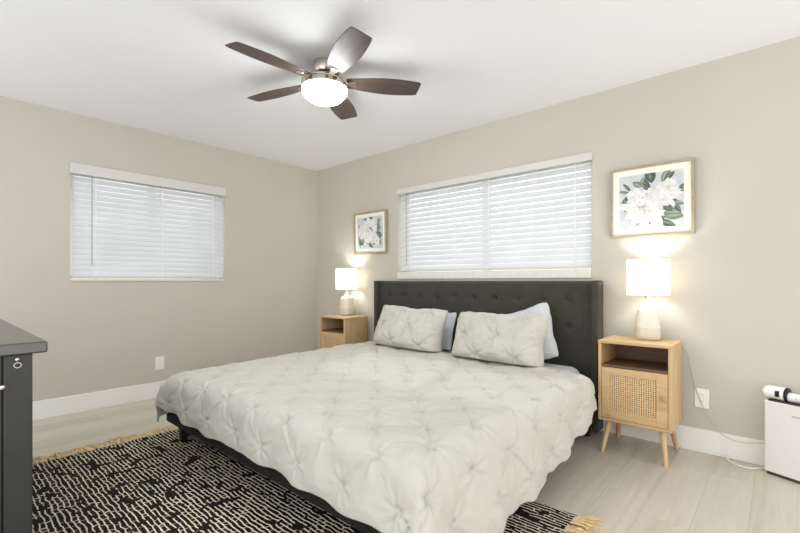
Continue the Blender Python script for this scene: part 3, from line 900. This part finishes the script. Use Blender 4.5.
# ------------------------------------------------------------------ ceiling fan
def make_fan():
    root = empty('ceiling_fan', (2.163, -1.584, H))
    tag(root, 'five-bladed dark walnut ceiling fan with nickel motor and lit glass bowl', 'ceiling fan')
    z = lambda v: v - H
    MB().lathe([(.052, z(2.372)), (.060, z(2.376)), (.066, z(2.392)), (.068, z(2.432)), (.068, z(2.4398))], 48).build('canopy', 'nickel', root)
    MB().lathe([(.030, z(2.335)), (.030, z(2.376))], 32).build('neck', 'dark_metal', root)
    MB().lathe([(.112, z(2.328)), (.118, z(2.331)), (.10, z(2.342)), (.065, z(2.347)), (.035, z(2.348))], 64).build('motor_cap', 'nickel', root)
    MB().lathe([(.134, z(2.272)), (.143, z(2.273)), (.145, z(2.280)), (.141, z(2.290)), (.139, z(2.304)), (.144, z(2.309)), (.144, z(2.316)), (.136, z(2.322)), (.120, z(2.331))], 72).build('motor_housing', 'nickel', root)
    prof = [(0, z(2.186))]
    for k in range(1, 13):
        t = math.pi / 2 * k / 12
        prof.append((.1405 * math.sin(t) ** .92, z(2.274 - .088 * math.cos(t))))
    MB().lathe(prof, 64, cap=False).build('light_bowl', 'bowl', root)
    base = None
    for k in range(5):
        a = .902 - k * 2 * math.pi / 5
        # blade outline in local radial coordinates
        r0, r1 = .135, .600
        up, dn = [], []
        N = 22
        for i in range(N + 1):
            s = i / N; r = r0 + (r1 - r0) * s
            wdt = .046 + .034 * math.sin(math.pi * min(s / .62, 1) / 2) ** 1.2 - .016 * max(0, (s - .62) / .38) ** 1.6
            up.append((r - .010 * s, wdt)); dn.append((r + .006 * s, -wdt))
        # rounded tip corners
        tip = [(r1 + .005, -.060), (r1 + .007, -.050), (r1 + .003, 0), (r1 - .003, .050), (r1 - .006, .060)]
        outl = dn[:-1] + tip + up[::-1][1:]
        b = MB().prism(outl, -.003, .003)
        bl = b.build('blade', 'blade', root, bevel=.002, loc=(0, 0, z(2.322)), rot=(0, 0, 0))
        pitch = R(11)
        # +chord side lower
        mat = Matrix.Rotation(a, 4, 'Z') @ Matrix.Rotation(-pitch, 4, 'X')
        bl.rotation_euler = mat.to_euler()
        br = MB()
        br.prism([(.085, -.016), (.150, -.016), (.185, -.024), (.198, -.020), (.203, 0), (.198, .020), (.185, .024), (.150, .016), (.085, .016)], -.0085, -.0032)
        br.build('blade_bracket', 'nickel', bl, bevel=.002)
    return root
make_fan()

# ------------------------------------------------------------------ dresser
def make_dresser():
    x0, x1, y0, y1, zt = .80, 2.262, -3.43, -2.953, .85
    root = empty('dresser', ((x0 + x1) / 2, (y0 + y1) / 2, 0)); ox, oy = (x0 + x1) / 2, (y0 + y1) / 2
    tag(root, 'charcoal black dresser end at the left edge of the photo', 'dresser')
    L = lambda x, y, z: (x - ox, y - oy, z)
    ov = .042
    MB().box(L(x0, y0, zt - .042), L(x1, y1, zt)).build('top', 'dresser_top', root, bevel=.006)
    bx0, bx1, by0, by1 = x0 + ov, x1 - .012, y0 + .01, y1 - ov
    ys = -3.076                                                       # seam in the end panel
    MB().box(L(bx0, by0, .06), L(bx1 - .02, by1 - .016, zt - .0425)).build('carcass', 'dresser', root, bevel=.003)
    MB().box(L(bx1 - .02, ys + .002, .06), L(bx1, by1, zt - .0425)).build('corner_post', 'dresser', root, bevel=.003)
    MB().box(L(bx1 - .02, by0, .06), L(bx1 - .003, ys - .002, zt - .0425)).build('end_panel', 'dresser', root, bevel=.003)
    for x in (bx0 + .04, bx1 - .04):
        for y in (by0 + .04, by1 - .04):
            MB().lathe([(.022, 0), (.028, .06)], 20, c=(x - ox, y - oy)).build('foot', 'dresser', root)
    # small nickel hook and its screw; knob at the seam
    hx, hy, hz = bx1, -3.037, .775
    hk = MB()
    hk.lathe([(.0, 0), (.006, .0), (.006, .002), (.003, .004), (0, .0045)], 14, cap=False)
    o = hk.build('hook_screw', 'nickel', root, loc=L(hx, hy, hz + .016), rot=(0, R(90), 0))
    ring = [(hx + .004, hy + .010 * math.cos(t), hz + .009 * math.sin(t) - .004) for t in [2 * math.pi * k / 20 for k in range(21)]]
    MB().tube([L(*p) for p in ring], .0016, 6, cap=False).build('hook_ring', 'nickel', root)
    MB().lathe([(0, 0), (.004, 0), (.004, .008), (.008, .012), (.008, .018), (.004, .021), (0, .0212)], 16, cap=False).build('knob', 'nickel', root, loc=L(bx1 - .003, -3.078, .700), rot=(0, R(90), 0))
    # drawers on the long side facing the bed
    for r in range(3):
        for c in range(2):
            w = (bx1 - bx0 - .09) / 2
            xa = bx0 + .02 + c * (w + .02); za = .10 + r * .232
            d = MB().box(L(xa, by1 - .0155, za), L(xa + w, by1 - .001, za + .215)).build('drawer', 'dresser', root, bevel=.004)
            MB().lathe([(0, 0), (.005, 0), (.005, .01), (.012, .016), (.012, .022), (0, .026)], 16, cap=False).build('knob', 'nickel', d, loc=L(xa + w / 2, by1 - .001, za + .107), rot=(R(-90), 0, 0))
    return root
make_dresser()

# ------------------------------------------------------------------ wall outlets
def make_outlet(label, kind):
    root = empty('wall_outlet', (0, 0, 0)); tag(root, label, 'outlet', 'white wall outlets')
    MB().box((-.038, -.006, -.060), (.038, 0, .060)).build('cover_plate', 'plate', root, bevel=.003)
    for s in (-1, 1):
        fcm = MB().box((-.0165, -.0075, s * .0215 - .0145), (.0165, -.0055, s * .0215 + .0145)).build('receptacle', 'plate', root, bevel=.0015)
        sl = MB()
        for dx in (-.0065, .0065): sl.box((dx - .001, -.0078, s * .0215 - .001), (dx + .001, -.0070, s * .0215 + .007))
        sl.build('slots', 'slot', fcm)
    return root
o1 = make_outlet('white outlet plate low on the left wall below the smaller blind', 0)
o1.location = (0, -1.798, .315); o1.rotation_euler = (0, 0, R(90))
o2 = make_outlet('white outlet plate low on the wall right of the rattan nightstand', 1)
o2.location = (3.923, 0, .337)

# ------------------------------------------------------------------ white appliance, gadget on it, cables
def rounded_rect(w, d, r, n=6):
    out = []
    for cx, cy, a0 in ((w - r, d - r, 0), (r, d - r, 90), (r, r, 180), (w - r, r, 270)):
        for k in range(n + 1):
            a = R(a0 + 90 * k / n); out.append((cx + r * math.cos(a), cy + r * math.sin(a)))
    return out
AR = R(-22)
ap = empty('floor_appliance', (4.222, -.118, 0), AR)
tag(ap, 'white box-shaped appliance on the floor against the wall at the right edge', 'appliance')
MB().prism(rounded_rect(.42, .10, .012), .016, .408).build('casing', 'appliance', ap, bevel=.003)
MB().prism([(x * .96 + .008, y * .9 + .005) for x, y in rounded_rect(.42, .10, .012)], .0, .017).build('base', 'appliance_dark', ap)
MB().prism([(x * .965 + .012, y * .88 + .006) for x, y in rounded_rect(.42, .10, .012)], .4075, .414).build('dark_top_plate', 'appliance_dark', ap, bevel=.002)  # thin dark plate on the casing, for the dark recess below the gadget
bd = MB()
bd.box((.125, -.0012, .345), (.170, .001, .352))
bd.build('badge', 'badge', ap)

gd = empty('handheld_gadget', (4.222, -.118, .414), AR)
tag(gd, 'white handheld gadget with black display lying on top of the white appliance', 'gadget')
def pill(x0, x1, r0, r1, zc, yc, blunt0=1, blunt1=1, n=28):
    pts = []; rs = []
    for k in range(7):
        t = math.pi / 2 * k / 6; pts.append((x0 + r0 * blunt0 * (1 - math.cos(t)), yc, zc)); rs.append(max(.0005, r0 * math.sin(t)))
    for k in range(7):
        t = math.pi / 2 * (1 - k / 6); pts.append((x1 - r1 * blunt1 * (1 - math.cos(t)), yc, zc)); rs.append(max(.0005, r1 * math.sin(t)))
    return MB().tube(pts, rs, n)
yc = .048
pill(-.024, .088, .036, .037, .0368, yc, .9, .2).build('head', 'white_plastic', gd)
MB().tube([(.080, yc, .0368), (.084, yc, .0368), (.093, yc, .0366), (.096, yc, .0366)], [.033, .0378, .0372, .031], 28).build('dark_collar', 'black_plastic', gd)
hn = pill(.094, .29, .025, .022, .0255, yc, .1, .8).build('handle', 'white_plastic', gd)
dsp = MB()
for i in range(2): pass
# display: a patch hugging the rounded head on the room side
vs = []; fs = []
for i in range(2):
    for k in range(9):
        t = R(-24 + 52 * k / 8)
        vs.append((.046 + .020 * i, yc - .0376 * math.cos(t), .0368 + .0376 * math.sin(t)))
for k in range(8): fs.append((k, k + 1, k + 10, k + 9))
MB().add(vs, fs).build('display', 'black_plastic', gd)
for q, xx in enumerate((.135, .152)):
    MB().lathe([(.0, 0), (.0032, 0), (.0032, .0014), (0, .0016)], 12, cap=False).build('push_button', 'badge', gd, loc=(xx, yc - .0238, .0275), rot=(R(90), 0, 0))

def bez(pts, n=10):
    """Catmull-Rom through pts"""
    P = [Vector(p) for p in pts]; P = [P[0] * 2 - P[1]] + P + [P[-1] * 2 - P[-2]]
    out = []
    for i in range(1, len(P) - 2):
        for k in range(n):
            t = k / n
            out.append(.5 * ((2 * P[i]) + (P[i + 1] - P[i - 1]) * t + (2 * P[i - 1] - 5 * P[i] + 4 * P[i + 1] - P[i + 2]) * t * t + (-P[i - 1] + 3 * P[i] - 3 * P[i + 1] + P[i + 2]) * t ** 3))
    out.append(P[-2]); return out
lc = MB().tube(bez([(3.80, -.012, .672), (3.815, -.020, .668), (3.850, -.012, .615), (3.868, -.010, .52), (3.885, -.010, .43), (3.915, -.012, .335), (3.96, -.020, .235), (4.02, -.024, .150), (4.09, -.026, .118), (4.15, -.024, .120), (4.205, -.022, .135), (4.235, -.022, .13)]), .0022, 8).build('lamp_cord', 'cord')
tag(lc, 'thin grey cord hanging along the wall past the outlet from the right nightstand', 'cord')
pc = MB().tube(bez([(4.065, -.030, .05), (4.055, -.045, .02), (4.07, -.085, .006), (4.12, -.115, .0055), (4.17, -.112, .0055), (4.22, -.06, .0055), (4.26, -.022, .006)]), .0045, 8).build('power_cable', 'cord_white')
tag(pc, 'white cable lying in a loop on the floor beside the white appliance', 'cable')
